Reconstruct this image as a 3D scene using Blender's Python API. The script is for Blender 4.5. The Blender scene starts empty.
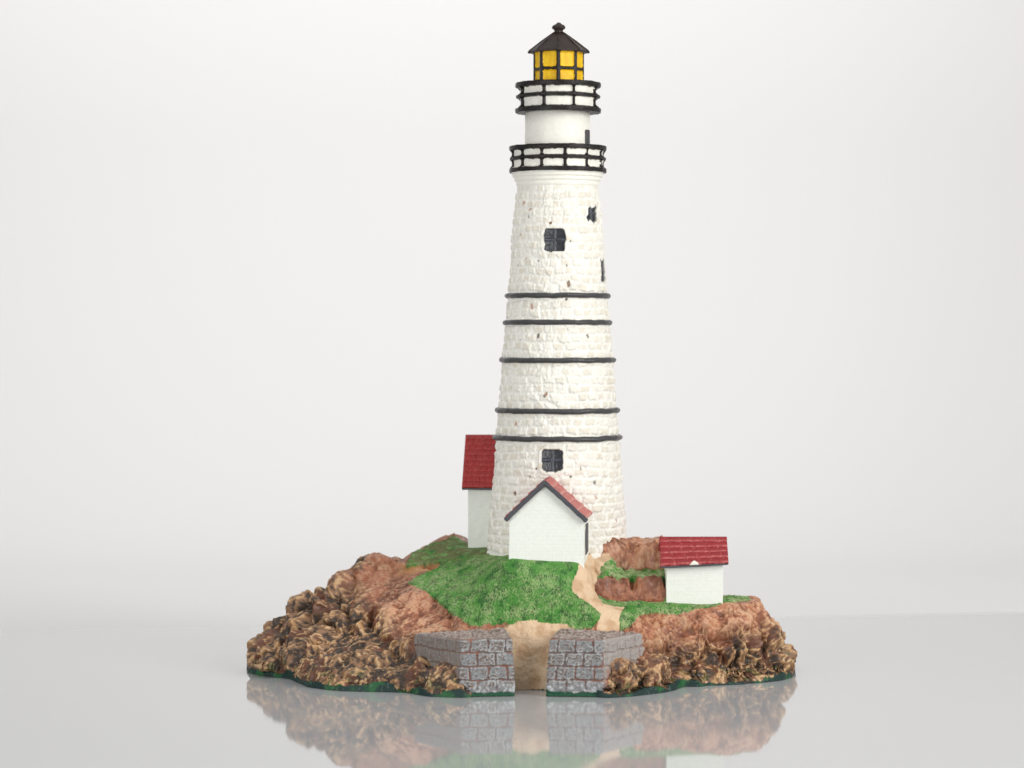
import bpy, bmesh, math
import numpy as np
from mathutils import Vector

# ------------------------------------------------------------------ basics
S = 0.00035                    # metres per modelling unit (the figurine is about 23 cm tall)
F, CX, HY, CZ = 2700.0, 512.0, 340.0, 332.0   # camera: distance, centre column, horizon row, height
scene = bpy.context.scene
COL = scene.collection
rng = np.random.RandomState(7)

def at(px, py, Y):
    d = F + Y
    return np.array([(px - CX) * d / F, Y, CZ - (py - HY) * d / F])

def lin(r, g, b):
    c = np.array([r, g, b], float) / 255.0
    return np.where(c <= 0.04045, c / 12.92, ((c + 0.055) / 1.055) ** 2.4)

def sstep(a, b, x):
    t = np.clip((x - a) / (b - a), 0, 1)
    return t * t * (3 - 2 * t)

def mix(a, b, t):
    t = np.asarray(t)[..., None]
    return np.asarray(a) * (1 - t) + np.asarray(b) * t

# ------------------------------------------------------------------ noise
_G = rng.normal(size=(256, 3)); _G /= np.linalg.norm(_G, axis=1)[:, None]
_PERM = rng.permutation(256)
_PERM = np.concatenate([_PERM, _PERM, _PERM])
_RND = rng.rand(256)

def _h(ix, iy, iz):
    return _PERM[_PERM[_PERM[ix & 255] + (iy & 255)] + (iz & 255)]

def pn(P, f=1.0, seed=0):
    P = np.asarray(P, float) * f + np.array([seed * 17.31, seed * 5.77, seed * 11.13])
    i = np.floor(P).astype(np.int64); t = P - i
    u = t * t * t * (t * (t * 6 - 15) + 10)
    r = 0
    for dx in (0, 1):
        wx = u[..., 0] if dx else 1 - u[..., 0]
        for dy in (0, 1):
            wy = u[..., 1] if dy else 1 - u[..., 1]
            for dz in (0, 1):
                wz = u[..., 2] if dz else 1 - u[..., 2]
                g = _G[_h(i[..., 0] + dx, i[..., 1] + dy, i[..., 2] + dz)]
                dd = g[..., 0] * (t[..., 0] - dx) + g[..., 1] * (t[..., 1] - dy) + g[..., 2] * (t[..., 2] - dz)
                r = r + wx * wy * wz * dd
    return r * 1.6

def fbm(P, f, o=3, seed=0):
    r = 0; a = 1; s = 0
    for k in range(o):
        r = r + a * pn(P, f, seed + k); s += a; a *= 0.5; f *= 2.03
    return r / s

def ridged(P, f, o=2, seed=0):
    r = 0; a = 1; s = 0
    for k in range(o):
        r = r + a * (1 - np.clip(np.abs(pn(P, f, seed + k)) * 2.2, 0, 1)); s += a; a *= 0.5; f *= 2.1
    return r / s

def worley(P, f, seed=0):
    P = np.asarray(P, float) * f + seed * 7.7
    i = np.floor(P).astype(np.int64)
    d1 = np.full(P.shape[:-1], 9.0); d2 = d1.copy()
    for dx in (-1, 0, 1):
        for dy in (-1, 0, 1):
            for dz in (-1, 0, 1):
                a, b, c = i[..., 0] + dx, i[..., 1] + dy, i[..., 2] + dz
                h = _h(a, b, c)
                q = np.stack([a + _RND[h], b + _RND[(h * 7 + 13) & 255], c + _RND[(h * 3 + 101) & 255]], -1)
                d = np.sqrt(((P - q) ** 2).sum(-1))
                d2 = np.minimum(d2, np.maximum(d1, d)); d1 = np.minimum(d1, d)
    return d1, d2

def crag(P, f, seed=0, sharp=1.0):
    """crystal-like lumps with flat faces: the upper envelope of randomly turned boxes, one per cell; also the margin to the next lump"""
    P = np.asarray(P, float) * f + seed * 5.31
    i = np.floor(P).astype(np.int64)
    h1 = np.full(P.shape[:-1], -9.0); h2 = h1.copy()
    for dx in (-1, 0, 1):
        for dy in (-1, 0, 1):
            for dz in (-1, 0, 1):
                a, b, c = i[..., 0] + dx, i[..., 1] + dy, i[..., 2] + dz
                h = _h(a, b, c)
                d = P - np.stack([a + _RND[h], b + _RND[(h * 7 + 13) & 255], c + _RND[(h * 3 + 101) & 255]], -1)
                g1, g2, g3 = _G[(h + 31) & 255], _G[(h * 5 + 77) & 255], _G[(h * 11 + 5) & 255]
                v = np.maximum.reduce([np.abs((d * g1).sum(-1)), np.abs((d * g2).sum(-1)), np.abs((d * g3).sum(-1)), np.abs(d).max(-1) * 0.75])
                v = 0.75 + 0.35 * _RND[(h * 13 + 3) & 255] - v
                h2 = np.maximum(h2, np.minimum(h1, v)); h1 = np.maximum(h1, v)
    return h1, h1 - h2

# ------------------------------------------------------------------ mesh helpers
def grid_faces(n, m, wrap=False):
    """n columns (u), m rows (v), index = u*m+v"""
    u = np.arange(n if wrap else n - 1); v = np.arange(m - 1)
    U, V = np.meshgrid(u, v, indexing='ij'); U2 = (U + 1) % n
    return np.stack([U * m + V, U2 * m + V, U2 * m + V + 1, U * m + V + 1], -1).reshape(-1, 4)

def mk(name, V, faces, mat, parent=None, col=None, smooth=True, normals=None):
    V = np.asarray(V, float); faces = np.asarray(faces)
    used = np.unique(faces); remap = np.full(len(V), -1); remap[used] = np.arange(len(used))
    V = V[used]; faces = remap[faces]
    me = bpy.data.meshes.new(name)
    k = faces.shape[1]
    me.vertices.add(len(V)); me.vertices.foreach_set('co', (V * S).astype(np.float32).ravel())
    me.loops.add(faces.size); me.loops.foreach_set('vertex_index', faces.astype(np.int32).ravel())
    me.polygons.add(len(faces))
    me.polygons.foreach_set('loop_start', np.arange(0, faces.size, k, dtype=np.int32))
    me.polygons.foreach_set('loop_total', np.full(len(faces), k, dtype=np.int32))
    me.update(calc_edges=True); me.validate()
    me.polygons.foreach_set('use_smooth', np.full(len(me.polygons), smooth, dtype=bool))
    if col is not None:
        a = me.color_attributes.new('Col', 'FLOAT_COLOR', 'POINT')
        c = np.ones((len(V), 4), np.float32); c[:, :3] = np.asarray(col)[used]
        a.data.foreach_set('color', c.ravel())
    if normals is not None:
        me.normals_split_custom_set_from_vertices(normals[used].tolist())
    me.materials.append(mat)
    o = bpy.data.objects.new(name, me); COL.objects.link(o)
    if parent: o.parent = parent
    return o

def mkbm(name, bm, mat, parent=None, bevel=0.0, smooth=False, segs=2):
    bm.normal_update()
    bmesh.ops.recalc_face_normals(bm, faces=bm.faces)
    if bevel:
        bmesh.ops.bevel(bm, geom=list(bm.edges), offset=bevel, segments=segs, affect='EDGES', profile=0.5)
    for v in bm.verts: v.co *= S
    me = bpy.data.meshes.new(name); bm.to_mesh(me); bm.free()
    for p in me.polygons: p.use_smooth = smooth
    me.materials.append(mat)
    o = bpy.data.objects.new(name, me); COL.objects.link(o)
    if parent: o.parent = parent
    return o

def vnormals(V, faces):
    n = np.zeros_like(V)
    a = V[faces[:, 2]] - V[faces[:, 0]]; b = V[faces[:, 3]] - V[faces[:, 1]]
    fn = np.cross(a, b)
    for k in range(4):
        for c in range(3):
            n[:, c] += np.bincount(faces[:, k], fn[:, c], len(V))
    return n / np.maximum(np.linalg.norm(n, axis=1), 1e-9)[:, None]

def revolve(profile, n=96, wob=0.0, seed=0, ax=(0, 0)):
    """profile list of (r,z) -> verts, faces around the z axis at ax"""
    P = np.array(profile, float); m = len(P)
    th = np.linspace(0, 2 * math.pi, n, endpoint=False)
    T, R = np.meshgrid(th, P[:, 0], indexing='ij'); Z = np.broadcast_to(P[:, 1], T.shape).copy()
    V = np.stack([R * np.cos(T), R * np.sin(T), Z], -1).reshape(-1, 3)
    if wob:
        nn = fbm(V, 0.12, 2, seed)
        rad = V[:, :2] / np.maximum(np.linalg.norm(V[:, :2], axis=1), 1e-6)[:, None]
        V[:, :2] += rad * (nn * wob)[:, None]; V[:, 2] += fbm(V, 0.07, 2, seed + 5) * wob
    V[:, 0] += ax[0]; V[:, 1] += ax[1]
    return V, grid_faces(n, m, True)

# ------------------------------------------------------------------ materials
def painted(name, rough=0.5, base=None, grain=0.0, gscale=900.0, bump=0.0, bscale=1500.0, spec=0.5, rough_var=0.0, coat=0.0):
    """hand-painted resin: colour from the mesh's own paint attribute or a plain tone, broken up by noise"""
    m = bpy.data.materials.new(name); m.use_nodes = True
    nt = m.node_tree; N = nt.nodes; L = nt.links; b = N['Principled BSDF']
    b.inputs['Roughness'].default_value = rough
    b.inputs['Specular IOR Level'].default_value = spec
    if coat: b.inputs['Coat Weight'].default_value = coat; b.inputs['Coat Roughness'].default_value = 0.15
    tc = N.new('ShaderNodeTexCoord')
    if base is None:
        a = N.new('ShaderNodeAttribute'); a.attribute_name = 'Col'; csock = a.outputs['Color']
    else:
        a = N.new('ShaderNodeRGB'); a.outputs[0].default_value = (*base, 1); csock = a.outputs[0]
    no = N.new('ShaderNodeTexNoise'); no.inputs['Scale'].default_value = gscale; no.inputs['Detail'].default_value = 4
    L.new(tc.outputs['Object'], no.inputs['Vector'])
    if grain:
        mr = N.new('ShaderNodeMapRange'); mr.inputs['To Min'].default_value = 1 - grain; mr.inputs['To Max'].default_value = 1 + grain
        mr.inputs['From Min'].default_value = 0.25; mr.inputs['From Max'].default_value = 0.75
        L.new(no.outputs['Fac'], mr.inputs['Value'])
        mx = N.new('ShaderNodeVectorMath'); mx.operation = 'SCALE'
        L.new(csock, mx.inputs[0]); L.new(mr.outputs[0], mx.inputs['Scale']); csock = mx.outputs[0]
    L.new(csock, b.inputs['Base Color'])
    if rough_var:
        n3 = N.new('ShaderNodeTexNoise'); n3.inputs['Scale'].default_value = gscale * 0.2; n3.inputs['Detail'].default_value = 3
        L.new(tc.outputs['Object'], n3.inputs['Vector'])
        m3 = N.new('ShaderNodeMapRange'); m3.inputs['From Min'].default_value = 0.3; m3.inputs['From Max'].default_value = 0.7
        m3.inputs['To Min'].default_value = max(0.05, rough - rough_var); m3.inputs['To Max'].default_value = rough + rough_var
        L.new(n3.outputs['Fac'], m3.inputs['Value']); L.new(m3.outputs[0], b.inputs['Roughness'])
    if bump:
        n2 = N.new('ShaderNodeTexNoise'); n2.inputs['Scale'].default_value = bscale; n2.inputs['Detail'].default_value = 3
        L.new(tc.outputs['Object'], n2.inputs['Vector'])
        bp = N.new('ShaderNodeBump'); bp.inputs['Strength'].default_value = 1.0; bp.inputs['Distance'].default_value = bump * S
        L.new(n2.outputs['Fac'], bp.inputs['Height']); L.new(bp.outputs[0], b.inputs['Normal'])
    return m

M_ROCK = painted('rock_paint', 0.42, None, 0.16, 1800, 0.5, 2600, 0.5, 0.22)
M_GRASS = painted('grass_paint', 0.75, None, 0.2, 2600, 0.7, 3000, 0.3)
M_SAND = painted('sand_paint', 0.75, None, 0.1, 2500, 0.5, 2800, 0.3)
M_RIM = painted('green_rim_paint', 0.6, None, 0.2, 2000, 0.5, 2500, 0.4)
M_STONE = painted('white_stone_paint', 0.55, None, 0.04, 1500, 0.3, 2200, 0.4)
M_WHITE = painted('white_smooth_paint', 0.5, lin(234, 232, 222), 0.05, 700, 0.25, 1800, 0.4)
M_BLACK = painted('black_paint', 0.42, lin(25, 21, 20), 0.2, 900, 0.6, 1500, 0.28, 0.1)
M_BAND = painted('dark_grey_paint', 0.36, lin(62, 61, 62), 0.15, 900, 0.6, 900, 0.5, 0.08)
M_GLASS = painted('window_paint', 0.3, None, 0.2, 900, 0.3, 1500, 0.5)
M_YEL = painted('yellow_pane_paint', 0.4, None, 0.08, 900, 0.4, 900, 0.25)
M_RED = painted('red_roof_paint', 0.5, None, 0.12, 1800, 0.4, 2200, 0.4)
M_TRIM = painted('grey_trim_paint', 0.5, lin(70, 70, 76), 0.15, 1200, 0.5, 1500, 0.4)
M_BRICK = painted('pier_paint', 0.65, None, 0.15, 2500, 0.5, 2600, 0.35)
M_ROOF = painted('lantern_roof_paint', 0.4, lin(46, 35, 30), 0.25, 1100, 0.6, 1600, 0.3, 0.1)

# ------------------------------------------------------------------ the figurine
root = bpy.data.objects.new('lighthouse_figurine', None); COL.objects.link(root)
root['label'] = 'painted resin figurine of a white lighthouse with cottages on a rocky island'
root['category'] = 'figurine'

TX, TY = (557.5 - CX) * (F + 30) / F, 30.0        # axis of the lighthouse
TK = (F + TY) / F
def tz(py): return CZ - (py - HY) * TK
def tzf(py, r=44): return CZ - (py - HY) * (F + TY - r) / F

# ---------- island shape
outline_px = [(246, 668, 33), (248.5, 674, -12), (262, 677, -30), (288, 678, -52), (294, 681, -72), (307, 687, -117), (325, 690, -138),
              (341, 691, -148), (375, 692, -154), (409, 693, -158), (413, 694, -168), (428, 697, -188), (448, 697, -193), (468, 697, -197), (481, 690, -176),
              (513, 690, -141), (530, 690, -139), (549, 690, -141), (588, 690, -178), (598, 697, -197), (613, 697, -196), (630, 697, -188), (655, 694, -168),
              (668, 692, -154), (676, 690, -139), (683, 687, -115), (700, 686, -110), (708, 687, -118), (740, 685, -100), (781, 681, -71), (792, 678, -45), (795.5, 675, -10),
              (793, 668, 35)]
out = [at(px, 0, Y)[:2] for px, py, Y in outline_px]
out += [(262, 110), (190, 150), (60, 170), (-80, 165), (-180, 130), (-245, 85)]
out = np.array(out)
CC = np.array([20.0, 0.0])
ang = np.arctan2(out[:, 1] - CC[1], out[:, 0] - CC[0]); rad = np.hypot(out[:, 0] - CC[0], out[:, 1] - CC[1])
# densify the outline in XY, then read radius by angle
order = np.argsort(ang); oo = out[order]
dense = np.concatenate([oo[i] + (oo[(i + 1) % len(oo)] - oo[i]) * np.linspace(0, 1, 24, endpoint=False)[:, None] for i in range(len(oo))])
da = np.arctan2(dense[:, 1] - CC[1], dense[:, 0] - CC[0]); dr = np.hypot(dense[:, 0] - CC[0], dense[:, 1] - CC[1])
o2 = np.argsort(da); da = da[o2]; dr = dr[o2]
da = np.concatenate([da - 2 * math.pi, da, da + 2 * math.pi]); dr = np.tile(dr, 3)
def Rof(a): return np.interp(a, da, dr)

ctrl = [  # (px, py, Y) read off the photograph, placed at their depth
    (488, 553, 20), (500, 556, -10), (540, 559.5, -65), (583, 560.5, -65), (622, 556, 10), (470, 547, 60), (450, 541, 80), (440, 537, 95), (557, 546, 110), (430, 541, 70),
    (440, 560, 20), (410, 575, -10), (420, 591, -40), (440, 612, -85), (480, 627, -114), (530, 624, -119), (575, 626, -117), (500, 592, -92), (545, 592, -92), (470, 575, -40),
    (597, 555, -32), (605, 555, -24), (589, 555.5, -38), (585, 585, -72), (590, 597, -88), (608, 607, -92), (610, 626, -115), (560, 610, -106),
    (509, 558, -66), (510, 557, -50), (600, 598, -57), (620, 600, -57), (645, 601, -57), (594, 584, -62), (599, 570, -49), (630, 562, -10),
    (640, 603, -64), (700, 606, -62), (725, 603, -55), (745, 600, -30), (764, 601, -15), (700, 600, 0), (640, 590, 10),
    (700, 612, -78), (655, 613, -84), (660, 640, -108), (640, 625, -104), (655, 655, -134), (640, 668, -160), (735, 610, -68), (735, 640, -86), (770, 615, -45), (780, 640, -52), (785, 645, 0),
    (357, 578, 20), (372, 560, 45), (395, 559, 50), (410, 552, 60), (335, 586, 15), (308, 593, 15), (285, 607, 15), (262, 624, 20), (252, 640, 28),
    (330, 620, -50), (380, 610, -50), (390, 637, -95), (320, 652, -82), (400, 662, -128), (290, 650, -28), (430, 642, -118), (432, 668, -160), (370, 585, -10), (350, 665, -115), (455, 655, -180), (464, 676, -193), (602, 680, -194), (612, 665, -186), (622, 662, -172),
]
C = np.array([at(*c) for c in ctrl])
inner = CC + (out - CC) * 0.965
C = np.concatenate([C, np.column_stack([inner, np.full(len(inner), 23.0)])])
extra = [(200, 60, 78), (150, 100, 84), (60, 120, 110), (-60, 115, 122), (-140, 90, 95), (-200, 60, 60), (240, 40, 66), (45, 20, 120), (20, 40, 120), (80, 40, 119),
         (-40, -150, 44), (80, -150, 44), (255, -20, 66), (150, 40, 100)]
C = np.concatenate([C, np.array(extra, float)])
def _phi(d): return np.sqrt(d * d + 6.0 ** 2)
Dm = np.hypot(C[:, None, 0] - C[None, :, 0], C[:, None, 1] - C[None, :, 1])
A = -_phi(Dm) + np.eye(len(C)) * 2.0
Pm = np.column_stack([np.ones(len(C)), C[:, :2] / 100])
W = np.linalg.solve(np.block([[A, Pm], [Pm.T, np.zeros((3, 3))]]), np.concatenate([C[:, 2], np.zeros(3)]))

def box_mask(x, y, x0, x1, y0, y1, r, soft):
    cx, cy = (x0 + x1) / 2, (y0 + y1) / 2
    qx = np.abs(x - cx) - (x1 - x0) / 2 + r; qy = np.abs(y - cy) - (y1 - y0) / 2 + r
    d = np.hypot(np.maximum(qx, 0), np.maximum(qy, 0)) + np.minimum(np.maximum(qx, qy), 0) - r
    return 1 - sstep(-soft, soft * 0.6, d)

def H0(x, y):
    sh = x.shape; x = x.ravel(); y = y.ravel(); z = np.empty_like(x)
    for k in range(0, len(x), 60000):
        a, b = x[k:k + 60000], y[k:k + 60000]
        d = np.hypot(a[:, None] - C[None, :, 0], b[:, None] - C[None, :, 1])
        z[k:k + 60000] = -_phi(d) @ W[:len(C)] + W[-3] + W[-2] * a / 100 + W[-1] * b / 100
    P = np.column_stack([x, y, np.zeros_like(x)])
    wx = x + 5 * pn(P, 0.06, 3); wy = y + 5 * pn(P, 0.06, 4)
    # two red rock steps between the path and the small cottage
    b2 = box_mask(wx, wy, 80, 153, -53, -4, 9, 3.5)
    z = z + (99 + 3 * pn(P, 0.07, 8) + 0.16 * (wy + 50) + 15 * sstep(112, 94, wx) * sstep(-50, -34, wy) - 12 * sstep(5, 0.5, np.abs(wx - 116)) * sstep(-34, -46, wy) - z) * b2
    b1 = box_mask(wx, wy, 84, 158, -22, 50, 7, 3.5)
    z = z + (np.maximum(z, 131 + 4 * pn(P, 0.09, 9) + 4 * sstep(118, 104, wx) - 9 * sstep(4, 0.5, np.abs(wx - 119)) * sstep(0, -14, wy) - 5 * sstep(4, 0.5, np.abs(wx - 134)) * sstep(0, -14, wy)) - z) * b1
    # knob of rock on the left skyline
    k1 = sstep(-156.5, -153, x + 1.5 * pn(P, 0.15, 7)) * sstep(-95, -140, x) * np.exp(-((y - 36) / 20) ** 4)
    z = z + 10 * k1
    return z.reshape(sh)

def raymarch(px, py):
    Y = np.arange(-215, 160, 0.5); p = np.array([at(px, py, q) for q in Y])
    h = H0(p[:, 0], p[:, 1]); i = np.argmax(h >= p[:, 2])
    if not (h >= p[:, 2]).any(): i = int(np.argmin(np.abs(h - p[:, 2])))
    return p[i, :2]

def inpoly(x, y, poly):
    r = np.zeros(x.shape, bool); n = len(poly)
    for i in range(n):
        x1, y1 = poly[i]; x2, y2 = poly[(i + 1) % n]
        if y1 == y2: continue
        c = ((y1 > y) != (y2 > y)) & (x < (x2 - x1) * (y - y1) / (y2 - y1) + x1)
        r ^= c
    return r

nF, nB, mV = 1500, 300, 330
th = np.concatenate([np.linspace(-math.pi - 0.25, 0.25, nF, endpoint=False), np.linspace(0.25, math.pi - 0.25, nB, endpoint=False)])
nT = len(th); R = Rof((th + math.pi) % (2 * math.pi) - math.pi)
k = np.hanning(43)[1:-1]; k /= k.sum(); R = np.convolve(np.concatenate([R[-20:], R, R[:20]]), k, 'valid')
cs, sn = np.cos(th), np.sin(th)
q = np.linspace(0, 1, 420) ** 0.75                     # coarse radial sampling, denser outside
rho = R[:, None] * (1 - (1 - q[::-1]) * 1.0)[None, :]
rho = R[:, None] * q[None, ::-1]
X = CC[0] + cs[:, None] * rho; Yv = CC[1] + sn[:, None] * rho
Z = H0(X, Yv)
dist = R[:, None] - rho
# true distance to the edge, for the points near it
rim = np.column_stack([CC[0] + cs * R, CC[1] + sn * R])[::3].astype(np.float32)
sel = np.argwhere(dist < 75); dv_ = np.empty(len(sel))
for k0 in range(0, len(sel), 20000):
    i_, j_ = sel[k0:k0 + 20000].T
    dx_ = X[i_, j_].astype(np.float32)[:, None] - rim[None, :, 0]; dy_ = Yv[i_, j_].astype(np.float32)[:, None] - rim[None, :, 1]
    dv_[k0:k0 + 20000] = np.sqrt((dx_ * dx_ + dy_ * dy_).min(1))
dist[sel[:, 0], sel[:, 1]] = dv_
side = 9.5 * np.sqrt(np.clip(dist / 2.5, 0, 1)) + 2.6 * dist
gapm = ((X > -2) & (X < 38) & (Yv < -90))
Z = -4.0 * np.log(np.exp(-np.clip(Z, 0, 400) / 4.0) + np.exp(-np.clip(side, 0, 400) / 4.0))
Z = np.maximum(Z, 0.3)
Z[:, 0] = 0.3
ds = np.sqrt(np.diff(rho, axis=1) ** 2 + np.diff(Z, axis=1) ** 2)
cum = np.concatenate([np.zeros((nT, 1)), np.cumsum(ds, 1)], 1)
B = np.empty((nT, mV, 3))
tt = np.linspace(0, 1, mV)
tt = tt * 0.7 + 0.3 * tt ** 2
RH = np.stack([np.interp(tt * cum[i, -1], cum[i], rho[i]) for i in range(nT)])
# even the rows out from column to column, so that the mesh does not shear where the outline jumps
kk = np.hanning(121)[1:-1]; kk /= kk.sum(); hw_ = len(kk) // 2
RP = np.concatenate([RH[-hw_:], RH, RH[:hw_]])
RS = np.stack([np.convolve(RP[:, j], kk, 'valid') for j in range(mV)], 1)
wj = 1 - sstep(25, 160, np.arange(mV))[None, :]
RH = np.minimum.accumulate(np.minimum(RS * (1 - wj) + RH * wj, R[:, None]), axis=1); RH[:, 0] = R
for i in range(nT):
    B[i, :, 2] = np.interp(RH[i], rho[i][::-1], Z[i][::-1])
    B[i, :, 0] = CC[0] + cs[i] * RH[i]; B[i, :, 1] = CC[1] + sn[i] * RH[i]
BV = B.reshape(-1, 3); BF = grid_faces(nT, mV, True)
BN = vnormals(BV, BF)
if BN[:, 2].mean() < 0: BF = BF[:, ::-1]; BN = -BN

# ---------- painted areas, as polygons on the ground of the island
poly_grass = [raymarch(*p) for p in [(407.6, 582), (438, 568), (418, 553), (400, 562), (412, 552), (428, 545), (445, 540)]] + [(-60, 100), (-40, 60), (20, 40), (75, -55)] + \
    [raymarch(*p) for p in [(581, 562), (576, 573), (571, 588), (578, 597), (593, 606), (600.6, 613.6), (599, 621), (592, 630), (575, 630), (567, 624.5), (542, 624), (527, 621), (506.6, 625), (485, 628), (468.6, 625), (451, 613.6), (429, 594.6)]]
poly_grass[2:4] = [raymarch(440, 562), raymarch(405, 566)]
poly_path = [np.array(p) for p in [(66, -47), (66, -15), (97, -15), (97, -36)]] + [raymarch(*p) for p in [(600.6, 570.5), (594, 584.4), (597, 594.6), (603, 603.5), (624.7, 606.5), (619.6, 618.7), (620, 634), (596, 634), (599, 621), (600.6, 613.6), (593, 606), (578, 597), (571, 588), (576, 573), (581, 562)]]
poly_sand = [raymarch(*p) for p in [(500, 630), (508, 625), (515, 622.5), (530, 619.5), (545, 624), (567, 624), (578, 632)]] + [(70, -150), (60, -230), (-20, -230), (-15, -150)]
poly_gr2 = [raymarch(*p) for p in [(597, 596), (603, 603.5), (625, 606.5), (619, 620), (621, 632), (632, 624), (640, 614), (664, 613), (690, 612), (715, 607), (735, 602), (752, 599.5)]] + [(230, 10), (160, 0), (154, -52), (145, -59), (86, -60)]
poly_gr3 = [(82, -52), (84, -30), (98, -21), (162, -21), (162, -46), (140, -40), (128, -50), (118, -42), (104, -50)]

def region(P):
    x = P[:, 0] + 2.2 * fbm(P, 0.22, 3, 31); y = P[:, 1] + 2.2 * fbm(P, 0.22, 3, 35)
    g = inpoly(x, y, poly_grass) | inpoly(x, y, poly_gr2) | (inpoly(x, y, poly_gr3) & (P[:, 2] > 93) & (P[:, 2] < 105 + 13 * sstep(112, 94, P[:, 0]) + 4 * fbm(P, 0.15, 2, 39)))
    s = (inpoly(x, y, poly_path) & (P[:, 2] < 121)) | inpoly(x, y, poly_sand)
    rim = P[:, 2] < (1 - 0.75 * ((P[:, 0] > -10) & (P[:, 0] < 45) & (P[:, 1] < -100))) * 5.0 + 7 * fbm(P, 0.035, 2, 40) + 3.5 * fbm(P, 0.15, 2, 42)
    return np.where(rim, 3, np.where(s, 2, np.where(g, 1, 0)))
reg = region(BV)
x, y, z = BV.T

# ---------- relief
zbase = sstep(2, 10, z)
flat = np.ones(len(BV))
for (hx, hy, hr) in ((TX, TY, 78), (35, -50, 45), (-25, 70, 45), (178, -35, 32)):
    flat *= sstep(hr * 0.75, hr * 1.05, np.hypot(x - hx, (y - hy) * 1.0))
# how far up the black-and-tan weathered paint goes
thr = np.interp(x, [-270, -200, -150, -115, -85, 90, 130, 170, 215, 285], [115, 92, 78, 52, 42, 38, 34, 40, 48, 56])
wp = BV + 6 * np.stack([pn(BV, 0.045, 51), pn(BV, 0.045, 52), pn(BV, 0.045, 53)], -1)
thr = thr + 50 * np.exp(-((x + 155) / 7) ** 2) * sstep(93, 101, z) + 6 * sstep(-95, -130, x)
low = sstep(15, -15, z - thr + 16 * fbm(BV, 0.035, 3, 55))
# strike of the rock: crests run down and across the flank
st = np.where(x < 60, 1.0, -0.4)
lf = sstep(90, 40, x)
ta, tb_ = 0.64 * lf - 0.15 * (1 - lf), 0.77 * lf + 0.98 * (1 - lf)
wq = BV + 3 * np.stack([pn(BV, 0.07, 46), pn(BV, 0.07, 47), pn(BV, 0.07, 48)], -1)
along = wq[:, 0] * ta + wq[:, 2] * tb_; cross = wq[:, 0] * tb_ - wq[:, 2] * ta
A1 = np.stack([cross, wq[:, 1] * 0.8, along * np.where(x < 60, 0.55, 0.75)], -1)
c1, m1 = crag(np.stack([cross, wq[:, 1], along * 0.8], -1), 1 / 30.0, 2)
c0, m0 = crag(np.stack([cross * 1.1, wq[:, 1], along * 0.7], -1), 1 / 58.0, 9)
c2, m2 = crag(A1, 1 / 11.5, 6)
A2 = A1 + 2.5 * np.stack([pn(BV, 0.1, 56), pn(BV, 0.1, 57), pn(BV, 0.1, 58)], -1)
r1 = 1 - np.clip(np.abs(pn(A2, 1 / 9.0, 60)) * 2.6, 0, 1)
r2 = 1 - np.clip(np.abs(pn(A2 * [1, 1, 0.6], 1 / 5.0, 63)) * 2.4, 0, 1)
r3 = 1 - np.clip(np.abs(pn(A2, 1 / 3.0, 65)) * 2.3, 0, 1)
fine = fbm(BV, 0.35, 3, 66)
rock = (c0 - 0.66) * 20 + (c1 - 0.66) * (15 + 20 * low) + (sstep(0, 0.22, m1) - 0.6) * (1.5 + 4.0 * low) + (c2 - 0.6) * (6 + 5 * low) + (r1 - 0.45) * (0.8 + 2.4 * low) + (r2 - 0.45) * 0.9 + (r3 - 0.45) * 0.5 + fine * 0.8
blk_ = ((x > 76) & (x < 165) & (y > -62)).astype(float)
rock = rock * (0.8 + 0.2 * sstep(22, 40, z)) * (1 - np.where(x < -60, 0.2, 0.45) * sstep(0.75, 0.95, BN[:, 2])) * (1 - 0.85 * blk_) + blk_ * 2.0 * pn(BV * [1, 1, 0.22], 1 / 8.0, 49) * (1 - 0.45 * sstep(150, 190, x) * sstep(62, 72, z))
nearrim = sstep(62, 34, z) * (x < 80)
rock = rock * (1 - nearrim) + nearrim * np.maximum(rock + 3, -4 + 3 * sstep(0, 0.3, m1) + 2 * fine)
e1 = np.stack([x * 0.9 + y * 0.4, y * 0.9 - x * 0.4, z * 0.4], -1); e2 = np.stack([x * 0.9 - y * 0.4, y * 0.9 + x * 0.4, z * 0.5], -1)
bl1 = 1 - np.clip(np.abs(pn(e1 * [1.5, 0.8, 1], 0.30, 70)) * 2.4, 0, 1); bl2 = 1 - np.clip(np.abs(pn(e2 * [1.5, 0.8, 1], 0.36, 72)) * 2.4, 0, 1)
blades = np.maximum(np.maximum(bl1, bl2), 0.9 * (1 - np.clip(np.abs(pn(BV, 0.62, 78)) * 2.2, 0, 1)))
blades = blades * (0.35 + 0.65 * sstep(0.3, 0.6, BN[:, 2]))
grass = 1.2 * (blades ** 1.5 - 0.4) + 1.8 * fbm(BV, 0.09, 2, 74) + 0.9 * fine
sand = 1.3 * fbm(BV, 0.12, 3, 76) + 0.5 * fine
rimd = 0.9 * fine + 1.4 * fbm(BV, 0.1, 2, 79)
disp = np.choose(reg, [rock, grass, sand, rimd])
# soften steps between regions
disp = disp.reshape(nT, mV); kk = np.array([1, 2, 3, 2, 1]) / 9
dsm = np.apply_along_axis(lambda a: np.convolve(a, kk, 'same'), 1, disp)
edge = (np.abs(np.gradient(reg.reshape(nT, mV).astype(float), axis=1)) > 0)
disp = np.where(edge, dsm, disp).ravel()
disp *= zbase * (0.12 + 0.88 * flat) + (1 - zbase) * 0.25
NP = BN.copy(); NP[:, 2] *= 0.8
BV2 = BV + NP * disp[:, None]
BV2[:, 2] = np.maximum(BV2[:, 2], 0.3)
BV2.reshape(nT, mV, 3)[:, 0, 2] = 0.3

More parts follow.
